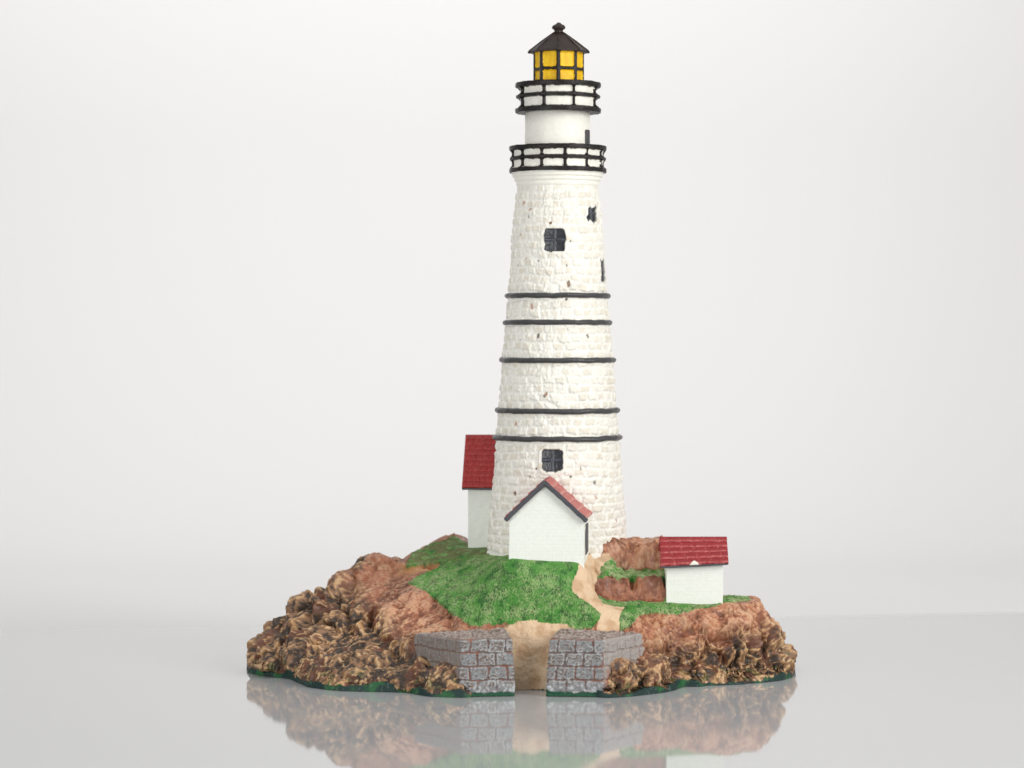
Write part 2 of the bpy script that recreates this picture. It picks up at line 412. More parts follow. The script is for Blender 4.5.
# ---------- paint
red, deep, pink = lin(148, 90, 62), lin(108, 60, 40), lin(214, 164, 128)
tan_, dun, blk = lin(194, 154, 108), lin(150, 112, 80), lin(40, 34, 29)
relh = 0.42 * sstep(0.2, 0.75, c2) + 0.22 * sstep(0.15, 0.7, c1) + 0.16 * sstep(0, 0.25, m2) + 0.2 * sstep(0, 0.2, m1)
n_lo = fbm(BV, 0.03, 3, 80); n_mid = fbm(BV, 0.09, 3, 83)
c_hi = mix(red, deep, sstep(0.0, 0.35, n_lo + 0.5 * n_mid - 0.15 * fine))
c_hi = mix(c_hi, lin(186, 122, 84), 0.6 * sstep(90, 140, x) * sstep(-0.2, 0.2, n_mid))
c_hi = mix(c_hi, dun, 0.75 * sstep(0.05, 0.3, fbm(BV, 0.025, 3, 86) + 0.4 * n_mid + np.interp(x, [-230, -150, -100], [0.4, 0.25, -0.2]) + np.interp(x, [90, 180], [-0.1, 0.05])))
pinkm = np.exp(-(((x + 102) / 34) ** 2 + ((z - 58) / 24) ** 2)) + 0.8 * sstep(190, 260, x) * sstep(40, 60, z) + 0.1 + 0.3 * sstep(60, 120, x)
c_hi = mix(c_hi, pink, np.clip(0.85 * pinkm * sstep(0.3, 0.75, 0.7 * relh + 0.15 * r1 + 0.6 * fine + 0.4 * n_mid), 0, 1))
brk = 0.25 * n_mid + 0.45 * fine + 0.12 * fbm(BV, 0.8, 2, 45)
blkm = sstep(0.61, 0.47, 0.62 * relh + 0.38 * r1 + brk)
tanm = sstep(0.685, 0.77, 0.37 * relh + 0.37 * r1 + 0.26 * r2 + brk)
redp = sstep(0.10, 0.24, fbm(BV, 0.045, 2, 88))
c_lo = mix(mix(dun * 0.8, deep, 0.8 * redp), blk, np.clip(0.9 * blkm * (1 - 0.6 * redp), 0, 1))
c_lo = mix(c_lo, mix(tan_, lin(204, 174, 134), sstep(0.75, 0.95, r2)), tanm * 0.9)
c_lo = mix(c_lo, lin(120, 128, 70), 0.4 * sstep(0.24, 0.4, fbm(BV, 0.13, 2, 89)) * sstep(26, 12, z))
dry = sstep(0.5, 0.85, 0.5 * relh + 0.2 * r1 + 0.8 * fine + 0.5 * n_mid + 0.1) * np.where(x < -60, 0.3, 0.5)
c_hi = mix(c_hi, lin(196, 160, 130), dry)
c_hi = mix(c_hi, lin(196, 152, 120), 0.45 * sstep(0.7, 0.9, 0.6 * r2 + 0.4 * r3 + 0.25 * fine))
c_hi = mix(c_hi, lin(84, 56, 44), 0.6 * sstep(0.45, 0.15, 0.4 * r2 + 0.6 * relh + 0.3 * fine))
op_ = raymarch(420, 564)
opm = np.exp(-(((x - op_[0]) / 24) ** 2 + ((y - op_[1]) / 14) ** 2) ** 2)
c_hi = mix(c_hi, mix(lin(196, 146, 100), lin(160, 106, 70), sstep(-0.1, 0.3, n_mid)), opm * 0.9)
c_hi = mix(c_hi, mix(deep, red, sstep(-0.2, 0.3, n_mid + 0.5 * fine)), blk_ * 0.75 * sstep(106, 98, z))
c_rock = mix(c_hi, c_lo, low)
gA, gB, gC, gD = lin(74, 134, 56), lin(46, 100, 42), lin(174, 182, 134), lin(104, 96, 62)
c_gr = mix(gA, gB, sstep(-0.05, 0.3, fbm(BV, 0.12, 3, 90)))
gl = sstep(0.74, 0.96, blades + 0.3 * fbm(BV, 0.06, 2, 92)) * (0.55 + 0.35 * sstep(60, 140, x))
c_gr = mix(c_gr, gC, np.clip(gl * 1.0 + 0.5 * sstep(0.1, 0.4, fbm(BV, 0.45, 2, 44)) * gl, 0, 0.9))
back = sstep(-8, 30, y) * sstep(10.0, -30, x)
c_gr = mix(c_gr, gC * 0.9, 0.7 * sstep(95, 102, z) * sstep(84, 92, x) * sstep(-0.2, 0.2, fbm(BV, 0.2, 2, 43)))
c_gr = mix(c_gr, gD, np.clip(0.75 * back * sstep(-0.35, 0.1, fbm(BV, 0.1, 3, 94)) + 0.35 * sstep(150, 190, x) * sstep(0, 0.3, n_mid), 0, 1))  # back left: tower's shadow painted in with the tan; right end just duller
c_sa = mix(lin(216, 188, 156), lin(194, 160, 126), sstep(-0.1, 0.35, fbm(BV, 0.06, 3, 96)))
c_rim = mix(lin(22, 50, 46), lin(34, 92, 50), sstep(0.0, 0.3, fbm(BV, 0.05, 3, 98)))
c_rim = mix(c_rim, lin(96, 116, 104), 0.5 * sstep(0.2, 0.5, fine + n_mid * 0.5))
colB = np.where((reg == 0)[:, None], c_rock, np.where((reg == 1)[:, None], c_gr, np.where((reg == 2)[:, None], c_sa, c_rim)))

BN2 = vnormals(BV2, BF)
fr = reg[BF[:, 0]]
base = mk('rocky_base', BV2, BF[fr == 0], M_ROCK, root, colB, normals=BN2)
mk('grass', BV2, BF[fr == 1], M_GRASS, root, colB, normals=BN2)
mk('sand_path', BV2, BF[fr == 2], M_SAND, root, colB, normals=BN2)
mk('base_rim', BV2, BF[fr == 3], M_RIM, root, colB, normals=BN2)

# ------------------------------------------------------------------ lighthouse tower
prof_px = [(575, 71.5), (553, 70), (500, 65), (455, 61.5), (431, 60), (414, 58.2), (354, 54), (322, 51), (300, 48.8), (270, 46.5), (240, 44.8), (213, 42.6), (190, 40), (185, 39.8)]
pz = np.array([tz(p[0]) for p in prof_px]); pr = np.array([p[1] * TK for p in prof_px])
def Rt(zz): return np.interp(zz, pz, pr)
z0, z1 = tz(575), tz(184)
mT = 470; nTh = 640
# denser columns on the visible half
th = np.concatenate([np.linspace(-math.pi, 0, 460, endpoint=False), np.linspace(0, math.pi, 180, endpoint=False)]); nTh = len(th)
zz = np.linspace(z0, z1, mT)
T, ZZ = np.meshgrid(th, zz, indexing='ij'); RR = Rt(ZZ)
def stones(u, v, w, h, seed, jit=2.5):
    P = np.stack([u, v, np.zeros_like(u)], -1)
    v = v + jit * 0.5 * pn(P, 0.035, seed) + 0.7 * pn(P, 0.12, seed + 3)
    row = np.floor(v / h); fv = v / h - row
    off = _RND[(row.astype(np.int64) * 37 + seed) & 255]
    u = u + jit * pn(P + np.stack([row * 0, row * 13.7, row * 5.1], -1), 0.05, seed + 1)
    cu = u / w + off; ci = np.floor(cu); fu = cu - ci
    rid = _RND[(ci.astype(np.int64) * 29 + row.astype(np.int64) * 101 + seed * 3) & 255]
    rid2 = _RND[(ci.astype(np.int64) * 53 + row.astype(np.int64) * 17 + seed * 5 + 9) & 255]
    du = np.minimum(fu, 1 - fu) * w; dv = np.minimum(fv, 1 - fv) * h
    return du, dv, rid, rid2
uu = T * 54.0                                  # bricks keep one angular width, so the rows taper with the tower
du, dv, rid, rid2 = stones(uu, ZZ - z0, 11.5, 8.4, 5, 4.2)
PT = np.stack([RR * np.cos(T), RR * np.sin(T), ZZ], -1)
nz1, nz2 = fbm(PT, 0.12, 3, 101), fbm(PT, 0.4, 2, 105)
ed = np.minimum(du, dv) + 1.0 * nz2 + 0.9 * nz1
rel = sstep(0.0, 2.2, ed) * (0.4 + 1.4 * rid) + 0.9 * nz1 + 0.6 * nz2
rel *= sstep(z1, z1 - 14, ZZ)
colT = mix(lin(233, 231, 223), lin(216, 209, 193), np.clip(sstep(0.8, 2.4, ed) * (0.15 + 0.75 * rid2) + 0.25 * nz1, 0, 1))
# windows: (column offset px, y0, y1, half width px)
wins = [(-3.5, 228.6, 251.6, 10.5), (33.5, 205, 221, 7.5), (45.2, 258.5, 281.5, 10.0), (-6.0, 448.8, 470.6, 10.3)]
winid = np.full(T.shape, -1); wcross = np.zeros(T.shape)
for k, (ox, ya, yb, hw) in enumerate(wins):
    zc = (tzf(ya) + tzf(yb)) / 2; hh = (tzf(ya) - tzf(yb)) / 2; r_ = Rt(zc)
    tc = -math.pi / 2 + math.asin(ox * TK / r_)
    a = (T - tc) * RR; b = ZZ - zc
    wob = 1.0 * pn(PT, 0.22, 120 + k) + (3.0 * pn(PT, 0.2, 127) if k in (1, 2) else 0)
    m = (np.abs(a / (hw * TK + wob)) ** 7 + np.abs(b / (hh + wob)) ** 7) < 1
    winid[m] = k
    cr = np.maximum(sstep(1.6, 0.6, np.abs(a)), sstep(1.6, 0.6, np.abs(b - 0.5)))
    wcross = np.where(m, cr, wcross)
    near = (np.abs(a / (hw + 3.5)) ** 4 + np.abs(b / (hh + 3.5)) ** 4) < 1
    rel = np.where(near & ~m, np.maximum(rel, 1.2 + 0.6 * nz1), rel)
    rel = np.where(m, -1.0 + 0.7 * cr + 0.3 * nz2, rel)
# chips in the paint
chips = [(t_, z_) for t_, z_ in zip(rng.uniform(-math.pi, math.pi, 50), rng.uniform(z0 + 15, z1 - 20, 50))]
chips += [(-math.pi / 2 + math.asin(o / Rt(tz(p))), tz(p)) for o, p in [(-28, 211), (-25, 215), (-8, 225), (12, 243), (-33, 204), (29, 336), (-38, 340), (-14, 395), (-12, 393), (-28, 474), (-22, 466), (36, 480), (37, 495), (2, 496), (22, 466), (12, 474), (-32, 260), (-20, 262), (10, 285), (8, 300), (-26, 307), (-20, 336)]]
for k, (tc, zc) in enumerate(chips):
    s_ = 0.7 + 1.1 * _RND[(k * 31) & 255]; el = 0.7 + 1.2 * _RND[(k * 57 + 3) & 255]
    i0 = np.abs((T - tc) * RR) < 6; 
    w_ = sstep(1.25, 0.75, np.hypot((T - tc) * RR / s_, (ZZ - zc) / (s_ * el)) + 0.5 * nz2) * i0
    w_ = np.where(winid >= 0, 0, w_) * (0.55 + 0.4 * _RND[(k * 11) & 255])
    cc = [lin(120, 84, 52), lin(58, 54, 48), lin(176, 120, 90), lin(90, 84, 72)][k % 4]
    colT = mix(colT, cc, w_); rel = rel - 1.0 * w_
wc = mix(lin(38, 40, 46), lin(82, 86, 96), np.clip(wcross * (0.45 + 0.9 * nz1), 0, 1))
colT = np.where((winid >= 0)[..., None], wc, colT)
RV = RR + rel
TV = np.stack([TX + RV * np.cos(T), TY + RV * np.sin(T), ZZ], -1).reshape(-1, 3)
TF = grid_faces(nTh, mT, True); TN = vnormals(TV, TF)
wf = winid.ravel()[TF[:, 0]]
tower = mk('lighthouse_tower', TV, TF[wf == -1], M_STONE, root, colT.reshape(-1, 3), normals=TN)
for k in range(4):
    mk('window', TV, TF[wf == k], M_GLASS, tower, colT.reshape(-1, 3), normals=TN)

def ring(name, R_, zc, rr, mat, parent, wob=0.0, n=160, ry=None, seed=0):
    ry = ry or rr
    pr_ = [(R_ + rr * math.cos(a), zc + ry * math.sin(a)) for a in np.linspace(0, 2 * math.pi, 15)]
    V, Fc = revolve(pr_, n, wob, seed, (TX, TY)); return mk(name, V, Fc, mat, parent)
for k, (py, hw) in enumerate([(296, 52.8), (322.6, 54.8), (360, 58.6), (410, 62.6), (437.2, 65.0)]):
    ring('iron_band', (hw - 3.0) * TK, tz(py), 3.1 * TK, M_BAND, tower, 0.9, ry=2.7, seed=130 + 7 * k)

# corbelled cornice under the gallery
cor = [(38.6, 188), (40.0, 187), (41.4, 185.6), (41.6, 183.6), (40.8, 182.8), (41.4, 182), (43.2, 181.2), (43.4, 179.4), (42.4, 178.6), (43.0, 177.9), (45.0, 177.2), (45.2, 175.4), (44.2, 174.8), (46.2, 174.2), (46.6, 168), (30, 167.6)]
V, Fc = revolve([(r * TK, tz(p)) for r, p in cor], 120, 0.5, 150, (TX, TY)); mk('cornice', V, Fc, M_WHITE, tower)

# ------------------------------------------------------------------ galleries, as cast: rails and posts standing out from a white drum
def gallery(rin, rout, ybot, ytop, ymid, nposts, phase, hrail, wpost, seed, cx_off):
    ax = (TX + cx_off * TK, TY)
    n, m = 420, 84
    th = np.linspace(-math.pi, math.pi, n, endpoint=False); v = np.linspace(tz(ybot), tz(ytop), m)
    T, Z_ = np.meshgrid(th, v, indexing='ij')
    P = np.stack([rout * np.cos(T), rout * np.sin(T), Z_], -1)
    nz = fbm(P, 0.16, 2, seed)
    zb, zt, zm = tz(ybot), tz(ytop), tz(ymid)
    # signed distance to the rounded openings
    per = 2 * math.pi / nposts
    a = ((T - phase) / per) % 1.0; hx = (np.abs(a - 0.5)) * per * rout * TK          # distance from opening centre
    halfw = per * rout * TK / 2 - wpost / 2
    o = np.full(T.shape, -9.0)
    for lo, hi in ((zb + hrail, zm - hrail * 0.42), (zm + hrail * 0.42, zt - hrail)):
        c, hh = (lo + hi) / 2, (hi - lo) / 2
        rr = 1.8
        qx = hx - halfw + rr; qz = np.abs(Z_ - c) - hh + rr
        d = np.hypot(np.maximum(qx, 0), np.maximum(qz, 0)) + np.minimum(np.maximum(qx, qz), 0) - rr
        o = np.maximum(o, -d)
    o = o + 0.5 * nz
    rb = np.maximum.reduce([np.exp(-((Z_ - zb - hrail * .45) / (hrail * .75)) ** 4), np.exp(-((Z_ - zt + hrail * .45) / (hrail * .75)) ** 4), 0.75 * np.exp(-((Z_ - zm) / (hrail * .5)) ** 4)])
    fr_ = sstep(0.3, -1.2, o)
    Rr = rin * TK + fr_ * ((rout - rin) * TK) * (0.5 + 0.5 * rb) + 0.5 * nz
    V = np.stack([ax[0] + Rr * np.cos(T), ax[1] + Rr * np.sin(T), Z_ + 0.7 * nz * (0.4 + rb)], -1).reshape(-1, 3)
    Fc = grid_faces(n, m, True); N_ = vnormals(V, Fc)
    op = (o.ravel() > 0.1)[Fc[:, 0]]
    g = mk('gallery', V, Fc[~op], M_BLACK, root, normals=N_)
    mk('gallery_panel', V, Fc[op], M_WHITE, g, normals=N_)
    # deck and soffit close the drum
    Vt, Ft = revolve([(rin * 0.3, zt - 1.2), (rin * TK, zt - 0.6), (rout * TK - 0.8, zt)], 96, 0.3, seed, ax); mk('gallery_top', Vt, Ft, M_BLACK, g)
    Vt, Ft = revolve([(rout * TK - 0.8, zb), (rin * 0.3, zb + 0.6)], 96, 0.3, seed, ax); mk('gallery_deck', Vt, Ft, M_BLACK, g)
    return g
gallery(44.5, 48.6, 173.0, 146.6, 159.2, 12, -math.pi / 2 + math.radians(8), 5.0, 3.4, 170, 0.4)
gallery(37.6, 42.8, 113.0, 83.4, 97.0, 8, -math.pi / 2 - math.radians(22.5), 5.2, 3.6, 180, 0.6)

V, Fc = revolve([(32.8 * TK, tz(147)), (32.6 * TK, tz(134)), (32.4 * TK, tz(133.4)), (32.5 * TK, tz(132.6)), (32.3 * TK, tz(109)), (10, tz(108.6))], 110, 0.3, 190, (TX, TY))
watch = mk('watch_room', V, Fc, M_WHITE, root)
# narrow dark door on the right of the watch room
bm = bmesh.new()
tc = -math.pi / 2 + math.asin(28.9 / 32.5)
for k, (a, py, rr) in enumerate([(-.07, 147, 31), (.10, 147, 31), (.10, 131.5, 31), (.06, 130.6, 31), (-.05, 130.8, 31), (-.07, 131.8, 31)]):
    pass
pts = [(-.13, 147), (.17, 147), (.17, 131.6), (.1, 130.7), (-.07, 130.9), (-.13, 132)]
f_in = [bm.verts.new((TX + 31.5 * math.cos(tc + a), TY + 31.5 * math.sin(tc + a), tz(p))) for a, p in pts]
f_out = [bm.verts.new((TX + 34.2 * math.cos(tc + a), TY + 34.2 * math.sin(tc + a), tz(p))) for a, p in pts]
bm.faces.new(f_out); bm.faces.new(f_in[::-1])
for i in range(6): bm.faces.new([f_in[i], f_in[(i + 1) % 6], f_out[(i + 1) % 6], f_out[i]])
mkbm('door', bm, M_BAND, watch, 0.5)

# ------------------------------------------------------------------ lantern: eight sides, two rounded yellow lights on each
LX = TX + 1.2; LR = 25.6
NV = 0
zlo, zhi, zmd = tz(86), tz(50), tz(70.2)
allV, allF, allC, allO = [], [], [], []
for k in range(8):
    a0 = -math.pi / 2 - math.radians(2) + k * math.pi / 4; a1 = a0 + math.pi / 4
    p0 = np.array([LX + LR * math.cos(a0), TY + LR * math.sin(a0)]); p1 = np.array([LX + LR * math.cos(a1), TY + LR * math.sin(a1)])
    n, m = 44, 76
    u = np.linspace(0, 1, n); v = np.linspace(zlo, zhi, m)
    U, Z_ = np.meshgrid(u, v, indexing='ij'); Wd = np.linalg.norm(p1 - p0); hx = (U - 0.5) * Wd
    XY = p0 + (p1 - p0) * U[..., None]
    P = np.stack([XY[..., 0], XY[..., 1], Z_], -1)
    nz = fbm(P, 0.2, 2, 200)
    o = np.full(U.shape, -9.0)
    for lo, hi in ((zlo + 3.6, zmd - 1.4), (zmd + 1.6, zhi - 3.0)):
        c, hh = (lo + hi) / 2, (hi - lo) / 2; rr = 2.2; hw_ = Wd / 2 - 2.3
        qx = np.abs(hx) - hw_ + rr; qz = np.abs(Z_ - c) - hh + rr
        d = np.hypot(np.maximum(qx, 0), np.maximum(qz, 0)) + np.minimum(np.maximum(qx, qz), 0) - rr
        o = np.maximum(o, -d)
    o = o + 0.6 * nz
    nrm = np.array([math.cos((a0 + a1) / 2), math.sin((a0 + a1) / 2)])
    dd = -1.6 * sstep(-0.6, 0.9, o)
    P[..., :2] += nrm * dd[..., None]
    cc = mix(lin(238, 194, 12), lin(226, 174, 8), np.clip(0.5 + 1.2 * fbm(P * [1, 1, 0.4], 0.25, 2, 210), 0, 1))
    allV.append(P.reshape(-1, 3)); allF.append(grid_faces(n, m)); allC.append(cc.reshape(-1, 3)); allO.append(o.ravel())
off = 0; ff = []
for k in range(8): ff.append(allF[k] + k * 44 * 76)
LV = np.concatenate(allV); LF = np.concatenate(ff); LO = np.concatenate(allO); LC = np.concatenate(allC)
LN = vnormals(LV, LF); op = (LO > 0.1)[LF[:, 0]]; fk = LF[:, 0] // (44 * 76)
lantern = mk('lantern', LV, LF[~op], M_BLACK, root, normals=LN)
for k in range(8): mk('lantern_pane', LV, LF[op & (fk == k)], M_YEL, lantern, LC, normals=LN)
# eight-sided roof with rolled hips, neck and knob
prof = [(24, 52.6), (29.2, 53.6), (29.8, 51.6), (28.6, 50.2), (17.5, 41.8), (9, 35.4), (4.2, 32.6)]
bm = bmesh.new(); rings = []
for r, p in prof:
    rings.append([bm.verts.new((LX + r * TK * math.cos(-math.pi / 2 - math.radians(2) + k * math.pi / 4), TY + r * TK * math.sin(-math.pi / 2 - math.radians(2) + k * math.pi / 4), tz(p))) for k in range(8)])
for A_, B_ in zip(rings, rings[1:]):
    for k in range(8): bm.faces.new([A_[k], A_[(k + 1) % 8], B_[(k + 1) % 8], B_[k]])
bm.faces.new(rings[-1]); bm.faces.new(rings[0][::-1])
roof = mkbm('lantern_roof', bm, M_ROOF, root, 0.5)
bm = bmesh.new()
for k in range(8):
    a = -math.pi / 2 - math.radians(2) + k * math.pi / 4
    p = [Vector((LX + r * TK * math.cos(a), TY + r * TK * math.sin(a), tz(q))) for r, q in ((29.6, 51.0), (17.5, 41.6), (4.5, 32.4))]
    for A_, B_ in zip(p, p[1:]):
        d = (B_ - A_); mtx = d.to_track_quat('Z', 'Y').to_matrix().to_4x4(); mtx.translation = (A_ + B_) / 2
        bmesh.ops.create_cone(bm, cap_ends=True, segments=8, radius1=0.85, radius2=0.8, depth=d.length, matrix=mtx)
    mtx = mtx.copy(); mtx.translation = p[0] + Vector((0, 0, -1.2))
    bmesh.ops.create_icosphere(bm, subdivisions=2, radius=1.5, matrix=mtx)
mkbm('roof_rib', bm, M_ROOF, roof, 0, True)
fin = [(0.1, 22.4), (1.6, 22.8), (2.8, 24.0), (5.8, 25.6), (6.8, 27.2), (6.4, 28.8), (4.8, 29.8), (4.2, 31.4), (4.6, 33), (5.4, 34.4)]
V, Fc = revolve([(r * TK, tz(p)) for r, p in fin[::-1]], 40, 0.4, 220, (LX, TY)); mk('finial', V, Fc, M_ROOF, roof)

# ------------------------------------------------------------------ relief panels for roofs
def patch(c, nu, nv, fn):
    """c = 4 corners (u0v0, u1v0, u1v1, u0v1), outward normal by the right hand; fn(U,V,Lu,Lv,P)->(height, colour). Returns closed slab arrays"""
    c = [np.asarray(q, float) for q in c]
    u = np.linspace(0, 1, nu); v = np.linspace(0, 1, nv); U, V_ = np.meshgrid(u, v, indexing='ij')
    P = (c[0] * ((1 - U) * (1 - V_))[..., None] + c[1] * (U * (1 - V_))[..., None] + c[2] * (U * V_)[..., None] + c[3] * ((1 - U) * V_)[..., None])
    n = np.cross(c[1] - c[0], c[3] - c[0]); n /= np.linalg.norm(n)
    Lu = np.linalg.norm(c[1] - c[0]); Lv = np.linalg.norm(c[3] - c[0])
    h, cl = fn(U, V_, Lu, Lv, P)
    return P, n, h, cl
def slab(P, n, h, cl, thick):
    nu, nv = P.shape[:2]
    top = (P + n * h[..., None]).reshape(-1, 3); bot = (P - n * thick).reshape(-1, 3)
    f = grid_faces(nu, nv); N0 = nu * nv
    idx = np.arange(N0).reshape(nu, nv)
    loop = np.concatenate([idx[:, 0], idx[-1, 1:], idx[-2::-1, -1], idx[0, -2:0:-1]])
    l2 = np.roll(loop, -1)
    sk = np.stack([loop, loop + N0, l2 + N0, l2], -1)
    return np.concatenate([top, bot]), np.concatenate([f, f[:, ::-1] + N0, sk]), np.concatenate([cl.reshape(-1, 3), cl.reshape(-1, 3)])
def join(parts):
    Vs, Fs, Cs, o = [], [], [], 0
    for V, Fc, c in parts:
        Vs.append(V); Fs.append(Fc + o); Cs.append(c); o += len(V)
    return np.concatenate(Vs), np.concatenate(Fs), np.concatenate(Cs)
def shingles(courses, w, cA, cB, seed, amp=1.0, chip=False):
    def fn(U, V_, Lu, Lv, P):
        h = Lv / courses
        P2 = np.stack([U * Lu, V_ * Lv, U * 0 + seed * 9.1], -1)
        vv = V_ * Lv + 0.5 * pn(P2, 0.1, seed)
        row = np.minimum(np.floor(vv / h), courses - 1); fv = vv / h - row
        off_ = _RND[(row.astype(np.int64) * 41 + seed) & 255]
        cu = U * Lu / w + off_ + 0.12 * pn(P2, 0.1, seed + 1); ci = np.floor(cu); fu = cu - ci
        rid = _RND[(ci.astype(np.int64) * 29 + row.astype(np.int64) * 101 + seed) & 255]
        du = np.minimum(fu, 1 - fu) * w
        lap = (1 - fv)                                  # butts thicken toward the eave
        nz = fbm(P2, 0.35, 2, seed + 2)
        e = sstep(0.0, 0.10, fv) * sstep(0.1, 0.9, du)
        hh = amp * (0.4 + 1.1 * lap) * (0.35 + 0.65 * e) + 0.45 * nz + 0.35 * rid
        edge = np.minimum.reduce([U * Lu, (1 - U) * Lu, V_ * Lv, (1 - V_) * Lv])
        hh = hh * sstep(-0.3, 1.6, edge)
        cl = mix(cA, cA * 0.72, np.clip(0.5 * rid + 0.5 * nz, 0, 1))
        worn = sstep(0.34, 0.10, fv) * (0.4 + 0.6 * nz) + 0.4 * sstep(1.3, 0.4, du) * (0.4 + nz)
        cl = mix(cl, cB, np.clip(worn, 0, 1))
        cl = mix(cl, cA * 0.4, 0.5 * sstep(0.9, 1.0, fv))
        if chip: cl = mix(cl, lin(236, 234, 222), sstep(1.0, 0.7, np.abs(U - 0.5) * Lu / 5.0 + V_ * Lv / 4.5 + 0.3 * nz))
        return hh, cl
    return fn

def wall_mat(name, sx, sz):
    """white painted wall with faint incised coursing (brick texture used as bump only)"""
    m = painted(name, 0.5, lin(228, 231, 223), 0.03, 700, 0, 1500, 0.4)
    nt = m.node_tree; N = nt.nodes; L = nt.links
    tc = N.new('ShaderNodeTexCoord'); sp = N.new('ShaderNodeSeparateXYZ'); cb = N.new('ShaderNodeCombineXYZ'); ad = N.new('ShaderNodeMath')
    L.new(tc.outputs['Object'], sp.inputs[0]); L.new(sp.outputs['X'], ad.inputs[0]); L.new(sp.outputs['Y'], ad.inputs[1])
    L.new(ad.outputs[0], cb.inputs['X']); L.new(sp.outputs['Z'], cb.inputs['Y'])
    br = N.new('ShaderNodeTexBrick'); br.inputs['Scale'].default_value = 1 / S
    br.inputs['Brick Width'].default_value = sx; br.inputs['Row Height'].default_value = sz; br.inputs['Mortar Size'].default_value = 0.45; br.inputs['Mortar Smooth'].default_value = 0.8
    br.inputs['Color1'].default_value = (1, 1, 1, 1); br.inputs['Color2'].default_value = (.8, .8, .8, 1); br.inputs['Mortar'].default_value = (0, 0, 0, 1)
    nw = N.new('ShaderNodeTexNoise'); nw.inputs['Scale'].default_value = 260; nw.inputs['Detail'].default_value = 3
    L.new(tc.outputs['Object'], nw.inputs['Vector'])
    vm = N.new('ShaderNodeVectorMath'); vm.operation = 'SCALE'; vm.inputs['Scale'].default_value = 2.2 * S
    L.new(nw.outputs['Color'], vm.inputs[0]); va = N.new('ShaderNodeVectorMath'); L.new(cb.outputs[0], va.inputs[0]); L.new(vm.outputs[0], va.inputs[1])
    L.new(va.outputs[0], br.inputs['Vector'])
    mx = N.new('ShaderNodeMix'); mx.data_type = 'RGBA'; mx.inputs['Factor'].default_value = 0.6
    nf = N.new('ShaderNodeTexNoise'); nf.inputs['Scale'].default_value = 900; nf.inputs['Detail'].default_value = 4; L.new(tc.outputs['Object'], nf.inputs['Vector'])
    L.new(br.outputs['Color'], mx.inputs[6]); L.new(nf.outputs['Color'], mx.inputs[7])
    bp = N.new('ShaderNodeBump'); bp.inputs['Strength'].default_value = 1; bp.inputs['Distance'].default_value = 0.2 * S
    L.new(mx.outputs[2], bp.inputs['Height']); L.new(bp.outputs[0], N['Principled BSDF'].inputs['Normal'])
    return m
M_WALL = wall_mat('white_wall_paint', 6.5, 3.6)

def prism(poly_a, poly_b):
    bm = bmesh.new(); a = [bm.verts.new(p) for p in poly_a]; b = [bm.verts.new(p) for p in poly_b]; n = len(a)
    bm.faces.new(a); bm.faces.new(b[::-1])
    for i in range(n): bm.faces.new([a[i], a[(i + 1) % n], b[(i + 1) % n], b[i]])
    return bm
def subdiv_noise(o, amp, f, cuts=0, seed=0):
    me = o.data
    if cuts:
        bm = bmesh.new(); bm.from_mesh(me)
        bmesh.ops.subdivide_edges(bm, edges=[e for e in bm.edges if e.calc_length() > 4 * S], cuts=cuts, use_grid_fill=True)
        bm.to_mesh(me); bm.free()
    n = len(me.vertices); co = np.empty(n * 3, np.float32); me.vertices.foreach_get('co', co)
    V = co.reshape(-1, 3) / S
    d = np.stack([fbm(V, f, 2, seed), fbm(V, f, 2, seed + 3), fbm(V, f, 2, seed + 6)], -1) * amp
    me.vertices.foreach_set('co', ((V + d) * S).astype(np.float32).ravel()); me.update()

# --- the gabled cottage against the tower
Yf, Yb = -66.0, -24.0
def fp(px, py): return at(px, py, Yf)
sh = np.array([7.0, Yb - Yf, 1.0])                 # front to back, turned a little
wallp = [fp(508.6, 575), fp(584, 575), fp(584, 519), fp(544.5, 486), fp(509, 519)]
c1 = prism(wallp, [p + sh for p in wallp])
cott = mkbm('cottage', c1, M_WALL, root, 0.5)
cott['label'] = 'white gabled cottage with a dusty, lit-pink roof against the tower front'
subdiv_noise(cott, 0.5, 0.12, 10, 300)
el, er, ap = fp(505.3, 519.5), fp(586.8, 520.5), fp(544.5, 482)
ov = np.array([-0.6, -3.0, 0]); up = np.array([0, 0, 1.6])
shr = sh + np.array([0.5, 0, 2.0])
fnr = shingles(5, 7, lin(188, 110, 104), lin(216, 160, 150), 11, 0.9)  # right slope: dusty red, made paler pink with strong key light painted in
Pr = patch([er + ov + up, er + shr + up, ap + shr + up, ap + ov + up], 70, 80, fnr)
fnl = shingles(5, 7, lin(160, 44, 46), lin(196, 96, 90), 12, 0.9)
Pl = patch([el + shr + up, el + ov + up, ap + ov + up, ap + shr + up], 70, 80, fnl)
V, Fc, cl = join([slab(*Pr, 2.2), slab(*Pl, 2.2)])
mk('roof', V, Fc, M_RED, cott, cl)
def barge(A_, B_, w, t, name, parent, seed, mat=M_TRIM):
    A_, B_ = np.array(A_), np.array(B_); d = (B_ - A_) / np.linalg.norm(B_ - A_)
    nrm = np.cross(d, [0, 1, 0]); nrm = nrm / np.linalg.norm(nrm)
    if nrm[2] < 0: nrm = -nrm
    yv = np.array([0, t, 0])
    q = [A_ - nrm * w / 2, B_ - nrm * w / 2, B_ + nrm * w / 2, A_ + nrm * w / 2]
    bm = prism(q, [p + yv for p in q]); o = mkbm(name, bm, mat, parent, 0.6); subdiv_noise(o, 0.9, 0.22, 10, seed); return o
fo = np.array([0, -5.0, 0])
barge(el + fo + [0, 0, -.6], ap + fo + [0.4, 0, .2], 4.4, 4.5, 'barge_board', cott, 310)
barge(ap + fo + [-.4, 0.02, .2], er + fo + [0, 0.02, -.6], 4.4, 4.5, 'barge_board', cott, 314)
dA = fp(584, 519) + sh * 0.25; 
